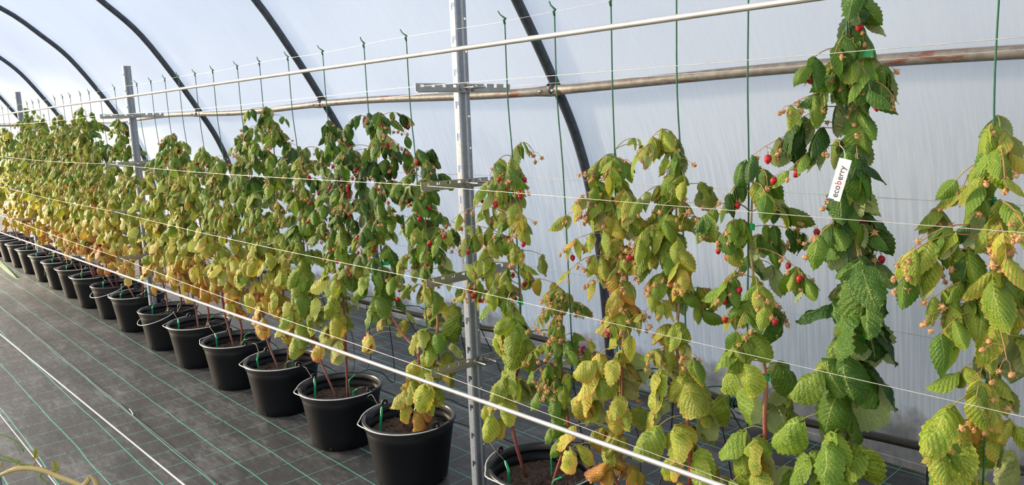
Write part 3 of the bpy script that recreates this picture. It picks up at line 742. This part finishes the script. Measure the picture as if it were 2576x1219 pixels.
near = [
 # label, stem pixels, envelope pixels, senescence hi/lo, share of branches, berry share, pot x, kwargs
 ('yellow-green raspberry plant with a big green tape tie, rightmost in the row', [(2515, 330), (2500, 430), (2490, 560), (2495, 700), (2482, 800), (2485, 900), (2478, 1000), (2445, 1160), (2430, 1219)],
  [(325, 2460, 2550), (360, 2430, 2576), (430, 2425, 2590), (490, 2330, 2600), (560, 2295, 2610), (640, 2320, 2620), (720, 2300, 2620), (800, 2310, 2620), (850, 2350, 2620), (920, 2350, 2630), (1000, 2390, 2630), (1080, 2325, 2620), (1160, 2330, 2620), (1219, 2330, 2600), (1330, 2380, 2560)], .30, .50, .75, .0, 1.62, .03, dict(dens=1.05, size=1.1)),
 ('tallest dark green raspberry plant, reaching past the side rail, with a white tag', [(2165, -40), (2150, 100), (2142, 330), (2150, 560), (2158, 640), (2150, 720), (2140, 860), (2125, 960), (2125, 1020), (2122, 1110), (2095, 1219)],
  [(-45, 2130, 2210), (0, 2120, 2225), (60, 2125, 2240), (110, 2070, 2240), (180, 2040, 2260), (250, 1985, 2265), (300, 1915, 2270), (360, 1925, 2270), (420, 1970, 2250), (480, 2040, 2210), (560, 2050, 2245), (650, 2070, 2250), (740, 2045, 2260), (800, 2050, 2230), (880, 2080, 2220), (950, 2050, 2200), (1020, 2020, 2220), (1080, 2010, 2230), (1140, 2020, 2215), (1219, 2030, 2200), (1330, 2060, 2170)], .09, .36, .8, .34, 1.42, .03, dict(dens=1.0, size=1.15, branch_z=1.12)),
 ('mid green raspberry plant with many red berries, left of the tallest plant', [(1895, 440), (1893, 600), (1893, 700), (1905, 850), (1925, 950), (1930, 1040), (1925, 1130), (1900, 1219)],
  [(430, 1880, 1950), (500, 1850, 2000), (600, 1790, 2020), (660, 1790, 2045), (720, 1790, 2035), (790, 1790, 2030), (850, 1820, 1960), (920, 1825, 1990), (1000, 1830, 1990), (1060, 1890, 1970), (1120, 1850, 2000), (1219, 1840, 1970), (1310, 1860, 1960)], .17, .40, .85, .36, 1.27, .03, dict(dens=.95, branch_z=.86)),
 ('yellow-green raspberry plant with brown spent calyces and spreading leafy tip', [(1705, 360), (1700, 560), (1705, 700), (1708, 850), (1712, 920), (1725, 1010), (1740, 1100), (1735, 1219)],
  [(352, 1660, 1730), (400, 1625, 1755), (470, 1630, 1815), (540, 1600, 1760), (620, 1600, 1770), (700, 1600, 1780), (780, 1640, 1790), (850, 1650, 1785), (900, 1615, 1795), (960, 1620, 1790), (1040, 1630, 1815), (1120, 1650, 1825), (1219, 1660, 1800), (1290, 1690, 1770)], .34, .50, .75, .06, .87, .03, dict(dens=1.0)),
 ('bright yellow-green raspberry plant in front of the near hoop, thick with spent fruit', [(1553, 375), (1555, 480), (1570, 600), (1580, 700), (1575, 850), (1562, 920), (1560, 1010), (1545, 1100), (1533, 1180)],
  [(368, 1550, 1600), (430, 1535, 1620), (470, 1475, 1640), (540, 1445, 1645), (600, 1435, 1650), (680, 1455, 1650), (740, 1475, 1640), (800, 1515, 1640), (860, 1525, 1640), (900, 1495, 1620), (960, 1485, 1620), (1050, 1455, 1610), (1130, 1445, 1600), (1180, 1505, 1590), (1240, 1520, 1570)], .38, .56, .85, .14, .73, .04, dict(dens=1.05, dry_z=.40)),
 ('short young raspberry shoot under a long bare string beside the near post', [(1418, 750), (1415, 850), (1410, 960), (1425, 1060), (1425, 1110), (1400, 1190)],
  [(745, 1395, 1460), (800, 1385, 1480), (860, 1390, 1495), (920, 1350, 1505), (980, 1345, 1495), (1050, 1375, 1465), (1110, 1390, 1440)], .22, .30, .7, .02, .33, .03, dict(dens=1.5, size=.72, dry_z=.2, branch_z=.55, ties=1)),
 ('raspberry plant with red berries just right of the near steel post', [(1285, 395), (1285, 640), (1300, 700), (1310, 800), (1315, 900), (1282, 1000), (1300, 1110), (1325, 1180)],
  [(388, 1275, 1330), (430, 1255, 1355), (500, 1195, 1345), (560, 1170, 1375), (620, 1150, 1380), (700, 1160, 1385), (760, 1180, 1390), (820, 1245, 1395), (880, 1240, 1330), (960, 1238, 1330), (1040, 1235, 1310), (1085, 1285, 1320)], .28, .46, .75, .30, .20, .04, dict(dens=1.15, bare_below=.42)),
 ('raspberry plant just left of the near steel post, yellow at its foot', [(1064, 390), (1072, 560), (1070, 640), (1085, 740), (1105, 800), (1100, 870), (1085, 950), (1075, 1010), (1075, 1045)],
  [(385, 1050, 1095), (440, 1032, 1115), (520, 1020, 1145), (600, 1022, 1160), (680, 1012, 1145), (760, 1015, 1135), (800, 1055, 1150), (860, 1060, 1145), (920, 1045, 1140), (980, 1040, 1105), (1035, 1055, 1105)], .10, .48, .7, .2, -.40, .0, dict(dens=1.15, dry_z=.34)),
 ('dark green raspberry plant with a fruiting tip leaning right, red bare cane below', [(940, 310), (945, 500), (960, 640), (965, 740), (1000, 830), (1045, 890), (1045, 960), (1025, 1040)],
  [(285, 990, 1025), (340, 905, 1028), (400, 897, 1028), (460, 882, 1010), (540, 882, 1028), (620, 892, 1018), (680, 902, 1010), (740, 922, 1000), (800, 932, 985), (860, 945, 975)], .06, .44, .7, .3, -.50, .0, dict(dens=1.2, dry_z=.62)),
 ('dark green raspberry plant with orange withered leaves hanging at its foot', [(838, 315), (855, 500), (865, 640), (865, 740), (870, 850), (885, 980)],
  [(312, 835, 870), (360, 805, 895), (430, 802, 915), (500, 792, 918), (580, 832, 900), (640, 832, 908), (700, 842, 915), (760, 812, 888), (820, 762, 888), (880, 772, 880), (915, 852, 885)], .06, .52, .7, .3, -.95, .0, dict(dens=1.2, dry_z=.48)),
 ('slender raspberry plant between dark green ones, yellow lower leaves', [(748, 385), (757, 500), (770, 640), (775, 740), (790, 850), (822, 940)],
  [(382, 742, 790), (430, 715, 800), (500, 722, 800), (580, 722, 808), (660, 742, 808), (720, 732, 800), (780, 742, 800), (840, 725, 790), (880, 758, 800)], .14, .5, .7, .08, -1.06, .0, dict(dens=1.15, dry_z=.45)),
]
STR = [1.606, 1.325, 1.092, .892, .679, .466, .25]            # near strings (x on the row)
for lab, st, en, hi, lo, br, be, px, py, kw in near: grow(lab, st, en, hi, lo, br, be, px, py, **kw)
# the rest of the row: string x, pixel of the foliage top
FARX = [-1.502, -1.757, -2.072, -2.323, -2.582, -2.809, -3.064, -3.339, -3.828, -4.193, -4.483, -4.732, -5.048, -5.292, -5.566, -5.853, -6.174, -6.432, -6.683, -7.006, -7.652, -7.95, -8.25, -8.55]
FTOP = [288, 335, 420, 395, 432, 352, 395, 440, 322, 420, 365, 286, 315, 335, 300, 345, 310, 355, 283, 320, 345, 330, 360, 340]
def proj(p):
    d = Vector(p)-CAM; z = d.dot(FW); return IW/2+F_PX*d.dot(RT)/z, IH/2-F_PX*d.dot(UP)/z
look = ['yellow-green', 'olive green', 'orange-footed', 'leafy green', 'yellowing', 'dense green', 'autumn-tinted']
for i, (x, ty) in enumerate(zip(FARX, FTOP)):
    px = proj((x, 0, 1.5))[0]; zt = at(px, ty).z+.02
    zt = min(1.72, zt); hw = .19+R.uniform(-.02, .04)
    potx = min(POTS, key=lambda q: abs(q[0]-x))
    lean = R.uniform(-.04, .04)
    stem = [proj((x+lean*(1-(zz-.2)/1.5), 0, zz)) for zz in (zt, 1.3 if zt > 1.35 else zt-.04, 1.0, .8, .6, .45, .32)]
    e = []; n_ = 7
    for k in range(n_+1):
        zz = zt+(.40-zt)*k/n_; h = hw*(.38 if k == 0 else (.75 if k == 1 else (1.0 if k < 5 else .72)))
        a, b = proj((x-h, 0, zz)), proj((x+h, 0, zz)); e.append(((a[1]+b[1])/2, a[0], b[0]))
    yel = .0 if x > -2.0 else (.05 if x > -3.6 else .08)
    off = (x-potx[0])*.35
    kind = 'orange-footed' if R.random() < .5 else 'yellow-leaved'
    if x > -1.8: kind = 'dark green'
    grow(f'{kind} raspberry plant, {cane_phrase(x)}', stem, e, .20+yel, .64+yel, .6, .05 if x > -4 else .02, potx[0]+max(-.08, min(.08, off)), potx[1], far=True, dens=1.25, dry_z=.60, bare_below=.5, ties=2 if x > -5 else 1, branch_z=.9)

# green strings that hang from the head wire, with their knotted ends
head_px = {.25: (1287, 42), .466: (1413, 28), .679: (1555, 5)}
for i, x in enumerate(ALLX):
    zt = 1.745
    bx = x+R.uniform(-.015, .02)
    s = empty('plant_string', (x, -.03, 0), f'green string hanging to the {cane_phrase(x)}', 'string', 'green plant strings')
    zb = .62 if x > -1.3 else .70
    if abs(x-.466) < .01: zb = .60
    pts = [(0, .0, zt), (0, .001, 1.5), ((bx-x)*.3, .012, 1.3), ((bx-x)*.7, .016, 1.0), (bx-x, .022, zb)]
    MB().tube(smooth_path(pts, 3), .0021, 6).build('cord', M['string'], s)
    d = R.uniform(-.022, -.008); MB().tube([(0, 0, zt-.012), (-.002, -.002, zt), (.002, .002, zt+.004), (d, -.004, zt+.018), (d*1.6, -.004, zt+.030)], [.003, .0048, .0042, .0026, .0022], 6).build('knot', M['string'], s)

# ------------------------------------------------------------------ small things
# white tag on the tallest plant, lettering runs upwards along the tag
TG = at(2112, 452, 1, -.12)
tg = empty('plant_tag', TG, 'white plastic plant tag hanging on the tallest raspberry plant', 'plant tag')
ux = (at(2126, 395, 1, -.12)-at(2094, 505, 1, -.12)).normalized()          # reading direction, up the tag
toc = (CAM-TG).normalized(); nz = Vector((.30, -.95, .05)); nz = (nz-ux*nz.dot(ux)).normalized(); uy = nz.cross(ux)
tg.scale = (.82, .82, .82); tm = Matrix((ux, uy, nz)).transposed(); tg.rotation_euler = tm.to_euler()
MB().box((0, 0, 0), (.108, .030, .0007)).build('tag_sheet', M['label'], tg, smooth=False)
MB().box((-.0525, .007, .0007), (.003, .014, .0006)).build('tag_print_edge', M['print_blue'], tg, smooth=False)
def text(s, x, size, mat, name):
    c = bpy.data.curves.new(name, 'FONT'); c.body = s; c.size = size; c.extrude = .0002; o = bpy.data.objects.new(name, c); COL.objects.link(o)
    dg = bpy.context.evaluated_depsgraph_get(); me = bpy.data.meshes.new_from_object(o.evaluated_get(dg)); wd = max(v.co.x for v in me.vertices)
    bpy.data.objects.remove(o); me.materials.clear(); me.materials.append(M[mat])
    q = link(name, me, tg, None, (x, -.006, .0009)); return wd
xx = -.046
for s, m_ in (('eco', 'print'), ('b', 'print_red'), ('erry', 'print')):
    wd = text(s, xx, .0215, m_, 'lettering'); xx += wd+.0022
# tag strap
MB().tube([(.053, 0, 0), (.072, .012, -.02), (.075, .03, -.06), (.075, .04, -.12)], .0008, 4).build('strap', M['label'], tg)
# small paper label stuck on a far bucket
lp = Vector((-6.22+.155*math.cos(-1.9), .02-.172*math.sin(1.9), .15))
lb = empty('bucket_label', lp, 'small white paper label on a far black bucket', 'label'); lb.rotation_euler = (0, 0, -1.9+math.pi/2)
MB().box((0, -.004, 0), (.075, .001, .045)).build('label_sheet', M['label'], lb, smooth=False)
MB().box((-.012, -.0052, .004), (.030, .0006, .010)).build('label_mark', M['print'], lb, smooth=False)
MB().box((.006, -.0052, -.010), (.040, .0006, .006)).build('label_mark', M['print'], lb, smooth=False)
# pink clips on the pipe and the pink ribbon on a far cane
for (x, y), lab in (((1467, 905), 'pink twist tie round the irrigation pipe behind the short young shoot'), ((2358, 1165), 'pink twist tie round the irrigation pipe near the rightmost plant')):
    p = at(x, y, 1, .235); z = hose_z(p.x); e = empty('pipe_clip', (p.x, .235, z), lab, 'twist tie')
    MB().tube([(.0, .0155*math.cos(g), .0155*math.sin(g)) for g in [2*math.pi*k/14 for k in range(15)]], .003, 6).build('ring', M['pink'], e)
    MB().tube([(0, -.014, .006), (.004, -.02, -.012), (-.006, -.022, -.028)], .002, 5).build('tail', M['pink'], e)
p = at(68, 612, 1, -.02); e = empty('pink_ribbon', p, 'pink ribbon tied round a cane near the far post', 'ribbon')
MB().add([(-.01, 0, .03), (.012, 0, .03), (.016, -.01, -.01), (-.004, -.012, -.05), (-.02, -.01, -.05)], [(0, 1, 2, 3, 4)]).build('band', M['pink'], e, smooth=False)
MB().add([(0, 0, .03), (.03, -.01, .035), (.034, -.01, .018), (.004, 0, .015)], [(0, 1, 2, 3)]).build('tail', M['pink'], e, smooth=False)
# green cord knots that tie strings to the pipe
for i, x in enumerate([1.09, .90, .69, .23, -.27, -.58, -.90, -1.2, -1.52, -2.1, -2.6, -3.1]):
    z = hose_z(x); e = empty('pipe_knot', (x, .235, z), 'green string knot on the irrigation pipe behind the '+cane_phrase(min(ALLX, key=lambda a_: abs(a_-x))), 'knot', 'string knots on the pipe')
    MB().tube([(.004*math.sin(g*.5), .0145*math.cos(g), .0145*math.sin(g)) for g in [4*math.pi*k/28 for k in range(29)]], .0024, 5).build('loop', M['string'], e)
    MB().tube([(0, -.014, .004), (.012, -.022, -.012), (.035*R.choice((-1, 1)), -.02, -.022)], .0022, 5).build('tail', M['string'], e)
    MB().tube(smooth_path([(0, -.012, .010), (.0, -.07, .05+R.uniform(0, .02)), (0, -.19, .09)], 3), .0021, 5).build('cord', M['string'], e)
# ground staple and crumbs on the mat
gp = at(328, 1036, 2, .004)
MB().tube(smooth_path([gp+Vector((-.055, .010, -.008)), gp+Vector((-.040, .008, .004)), gp+Vector((.030, .002, .004)), gp+Vector((.050, -.002, -.008))], 4), .003, 6).build('ground_staple', M['wire'])
tag(bpy.data.objects['ground_staple'], 'bent steel staple pinning the ground cover overlap', 'staple')
crm = [MB().add([(a*1.0, b*.7, c*.5) for a, b, c in ((1, 0, 0), (-1, .2, 0), (0, 1, .1), (.1, -1, 0), (0, 0, 1), (0, 0, -.4))], [(0, 2, 4), (2, 1, 4), (1, 3, 4), (3, 0, 4), (2, 0, 5), (1, 2, 5), (3, 1, 5), (0, 3, 5)]).mesh('soil_crumb', False, M['soil'])]
for x, y in [(279, 1127), (170, 1138), (115, 1094), (205, 768), (203, 1170), (270, 990), (320, 1010), (3, 874), (155, 1095), (240, 950), (610, 1100), (560, 1060)]:
    p = at(x, y, 2, .003); o = link('soil_crumb', crm[0], None, None, p); k = R.uniform(.003, .007); o.scale = (k, k, k); o.rotation_euler = (0, 0, R.uniform(0, 6))
    tag(o, 'dark soil crumb lying on the aisle ground cover', 'crumb', 'soil crumbs on the ground cover')
# fallen leaves along the foot of the film
for x, y, yy in [(1815, 1062, 1.3), (1533, 950, 1.3), (1010, 800, 1.2), (1600, 1000, .9), (700, 900, .3)]:
    p = at(x, y, 2, .012); o = link('fallen_leaf', DRY[0], None, None, (p.x, min(p.y, 1.36), .012)); o.scale = (.05, .05, .05); o.rotation_euler = (R.uniform(-.3, .3), R.uniform(-.3, .3), R.uniform(0, 6)); o.color = (.9, .85, .8, .85)
    tag(o, 'withered brown leaf fallen on the ground cover', 'leaf', 'fallen leaves')

# pruned bramble of the neighbouring row, bottom left: pale cane, green runners, little reddish leaves
NY = -1.40
def ray_to(x, y, depth): return CAM+(FW+RT*((x-IW/2)/F_PX)-UP*((y-IH/2)/F_PX))*depth
ND = (at(100, 1190, 1, NY)-CAM).dot(FW)                     # the distance at which the cane stands in its row
q = lambda x, y: ray_to(x, y, ND)
b0 = q(262, 1262); b0.z = -.004
pl = empty('pruned_plant', b0, 'pruned cane with small reddish young leaves beside the aisle', 'plant')
c1 = [b0, q(255, 1262), q(205, 1222), q(160, 1203), q(110, 1183), q(70, 1176), q(35, 1180), q(8, 1191), q(-20, 1205)]
MB().tube(smooth_path([p-b0 for p in c1], 4), [.0056]*25+[.0046]*8, 8).build('cane', simple('pale pruned cane', (150, 132, 84), (178, 158, 104), 20, .6), pl)
gm = simple('green runner', (70, 104, 34), (104, 130, 50), 30, .6)
for pts in ([c1[5], q(20, 1150), q(-30, 1140)], [c1[4]+Vector((0, .01, 0)), q(60, 1166), q(5, 1156), q(-30, 1150)], [c1[4]+Vector((0, .012, -.002)), q(100, 1195), q(122, 1216)], [q(-40, 1085), q(0, 1092), q(30, 1103), q(50, 1118), q(60, 1135)]):
    MB().tube(smooth_path([p-b0 for p in pts], 4), .0016, 6).build('runner', gm, pl)
MB().tube(smooth_path([p-b0 for p in (c1[-1], q(-45, 1150), q(-40, 1085))], 4), .0018, 6).build('runner', gm, pl)
for (sx, sy), tips in (((85, 1172), [(70, 1150), (90, 1124), (104, 1140), (83, 1150)]), ((155, 1205), [(110, 1180), (118, 1158), (148, 1158), (156, 1174), (132, 1188)]), ((45, 1176), [(55, 1155), (40, 1164)]), ((5, 1186), [(4, 1160), (-4, 1172)]), ((20, 1155), [(14, 1148), (24, 1150)])):
    b = q(sx, sy); hub = q(sum(t[0] for t in tips)/len(tips)*.7+sx*.3, sum(t[1] for t in tips)/len(tips)*.7+sy*.3)
    st = MB().tube([(0, 0, 0), (hub-b)*.5+Vector((0, .004, 0)), hub-b], .0012, 5).build('leaf', M['cane'], pl, b-b0)
    for tx_, ty_ in tips:
        d = q(tx_, ty_)-hub; L = max(.012, d.length)
        o = bpy.data.objects.new('leaflet', R.choice(NARROW)); COL.objects.link(o); o.parent = st
        o.matrix_local = Matrix.Translation(hub-b) @ frame(d+Vector((0, R.uniform(-.01, .01), 0)), Vector((.2, -.8, .55))).to_4x4() @ Matrix.Diagonal((L*.55, L*.95, L*.6, 1)); o.color = (.95, .8, .7, .40)
# drooping blade-like leaf reaching in from the left
ly = -1.42; a, b = at(-70, 600, 1, ly), at(48, 700, 1, ly); base = Vector((a.x-.40, ly, -.004))
bl = empty('arching_weed', base, 'green blade leaf arching in over the ground cover', 'weed')
pts = smooth_path([base, base+Vector((-.01, 0, .5)), a+Vector((-.02, 0, .02)), at(0, 655, 1, ly), b], 5); vs_, fs = [], []
for k, p in enumerate(pts):
    t = k/(len(pts)-1); hw = .010*math.sin(math.pi*min(1, .15+.85*t))**.7*(1 if t > .5 else .35)+.0012
    vs_ += [p-base+Vector((0, -.004, hw)), p-base+Vector((0, .002, 0)), p-base+Vector((0, -.004, -hw))]
for k in range(len(pts)-1): fs += [(3*k, 3*k+3, 3*k+4, 3*k+1), (3*k+1, 3*k+4, 3*k+5, 3*k+2)]
MB().add(vs_, fs).build('blade', simple('weed green', (42, 84, 40), (70, 108, 52), 12, .7), bl)

# unseen hedge added outside the near stretch, so the film darkens to the right
hg = empty('added_hedge', (4.6, 3.0, -.03), 'unseen hedge added outside to darken the near film wall', 'added hedge'); mb = MB(); rr = random.Random(44)
mb.box((0, 0, 1.7), (9.2, .6, 3.36)); mb.build('core', simple('added hedge core', (30, 40, 24), (44, 56, 30), 6, .9), hg)
mb = MB()
for k in range(6000):
    c = Vector((rr.uniform(-4.8, 4.8), rr.uniform(-.45, .45), rr.uniform(.05, 3.5))); d = Vector((rr.gauss(0, 1), rr.gauss(0, 1), rr.gauss(0, 1))).normalized(); e = d.orthogonal().normalized(); q_ = rr.uniform(.03, .07)
    mb.add([c-d*q_, c+e*q_*.5, c+d*q_, c-e*q_*.5], [(0, 1, 2, 3)])
o = mb.build('foliage', simple('added hedge leaves', (40, 62, 30), (70, 92, 44), 5, .8), hg, smooth=False); o['kind'] = 'stuff'
# trees beyond the open far end
def tree(x, y, h, r, label):
    t = empty('far_tree', (x, y, -.03), label, 'tree', 'trees beyond the open end')
    MB().tube([(0, 0, 0), (.05, 0, h*.4), (0, .05, h*.8)], [.12, .09, .04], 8).build('trunk', M['bark'], t)
    mb = MB(); rr = random.Random(int(x*10+y*3))
    for k in range(900):
        g, u = rr.uniform(0, 6.28), rr.uniform(-1, 1); rad = r*rr.uniform(.55, 1)*(1-.25*max(0, u)); c = Vector((rad*math.cos(g)*math.sqrt(1-u*u), rad*math.sin(g)*math.sqrt(1-u*u), h*.62+u*h*.4))
        d = Vector((rr.gauss(0, 1), rr.gauss(0, 1), rr.gauss(0, 1))).normalized(); e = d.orthogonal().normalized(); s = rr.uniform(.08, .16)
        mb.add([c-d*s, c+e*s*.5, c+d*s, c-e*s*.5], [(0, 1, 2, 3)])
    o = mb.build('foliage', simple('tree leaves', (34, 58, 24), (66, 92, 40), 4, .8), t, smooth=False); o['kind'] = 'stuff'
for x, y, h, r, lab in ((-24, .9, 3.2, 1.5, 'dark green tree beyond the open far end'), (-22, 3.6, 3.8, 1.6, 'taller dark green tree beyond the film wall corner')): tree(x, y, h, r, lab)
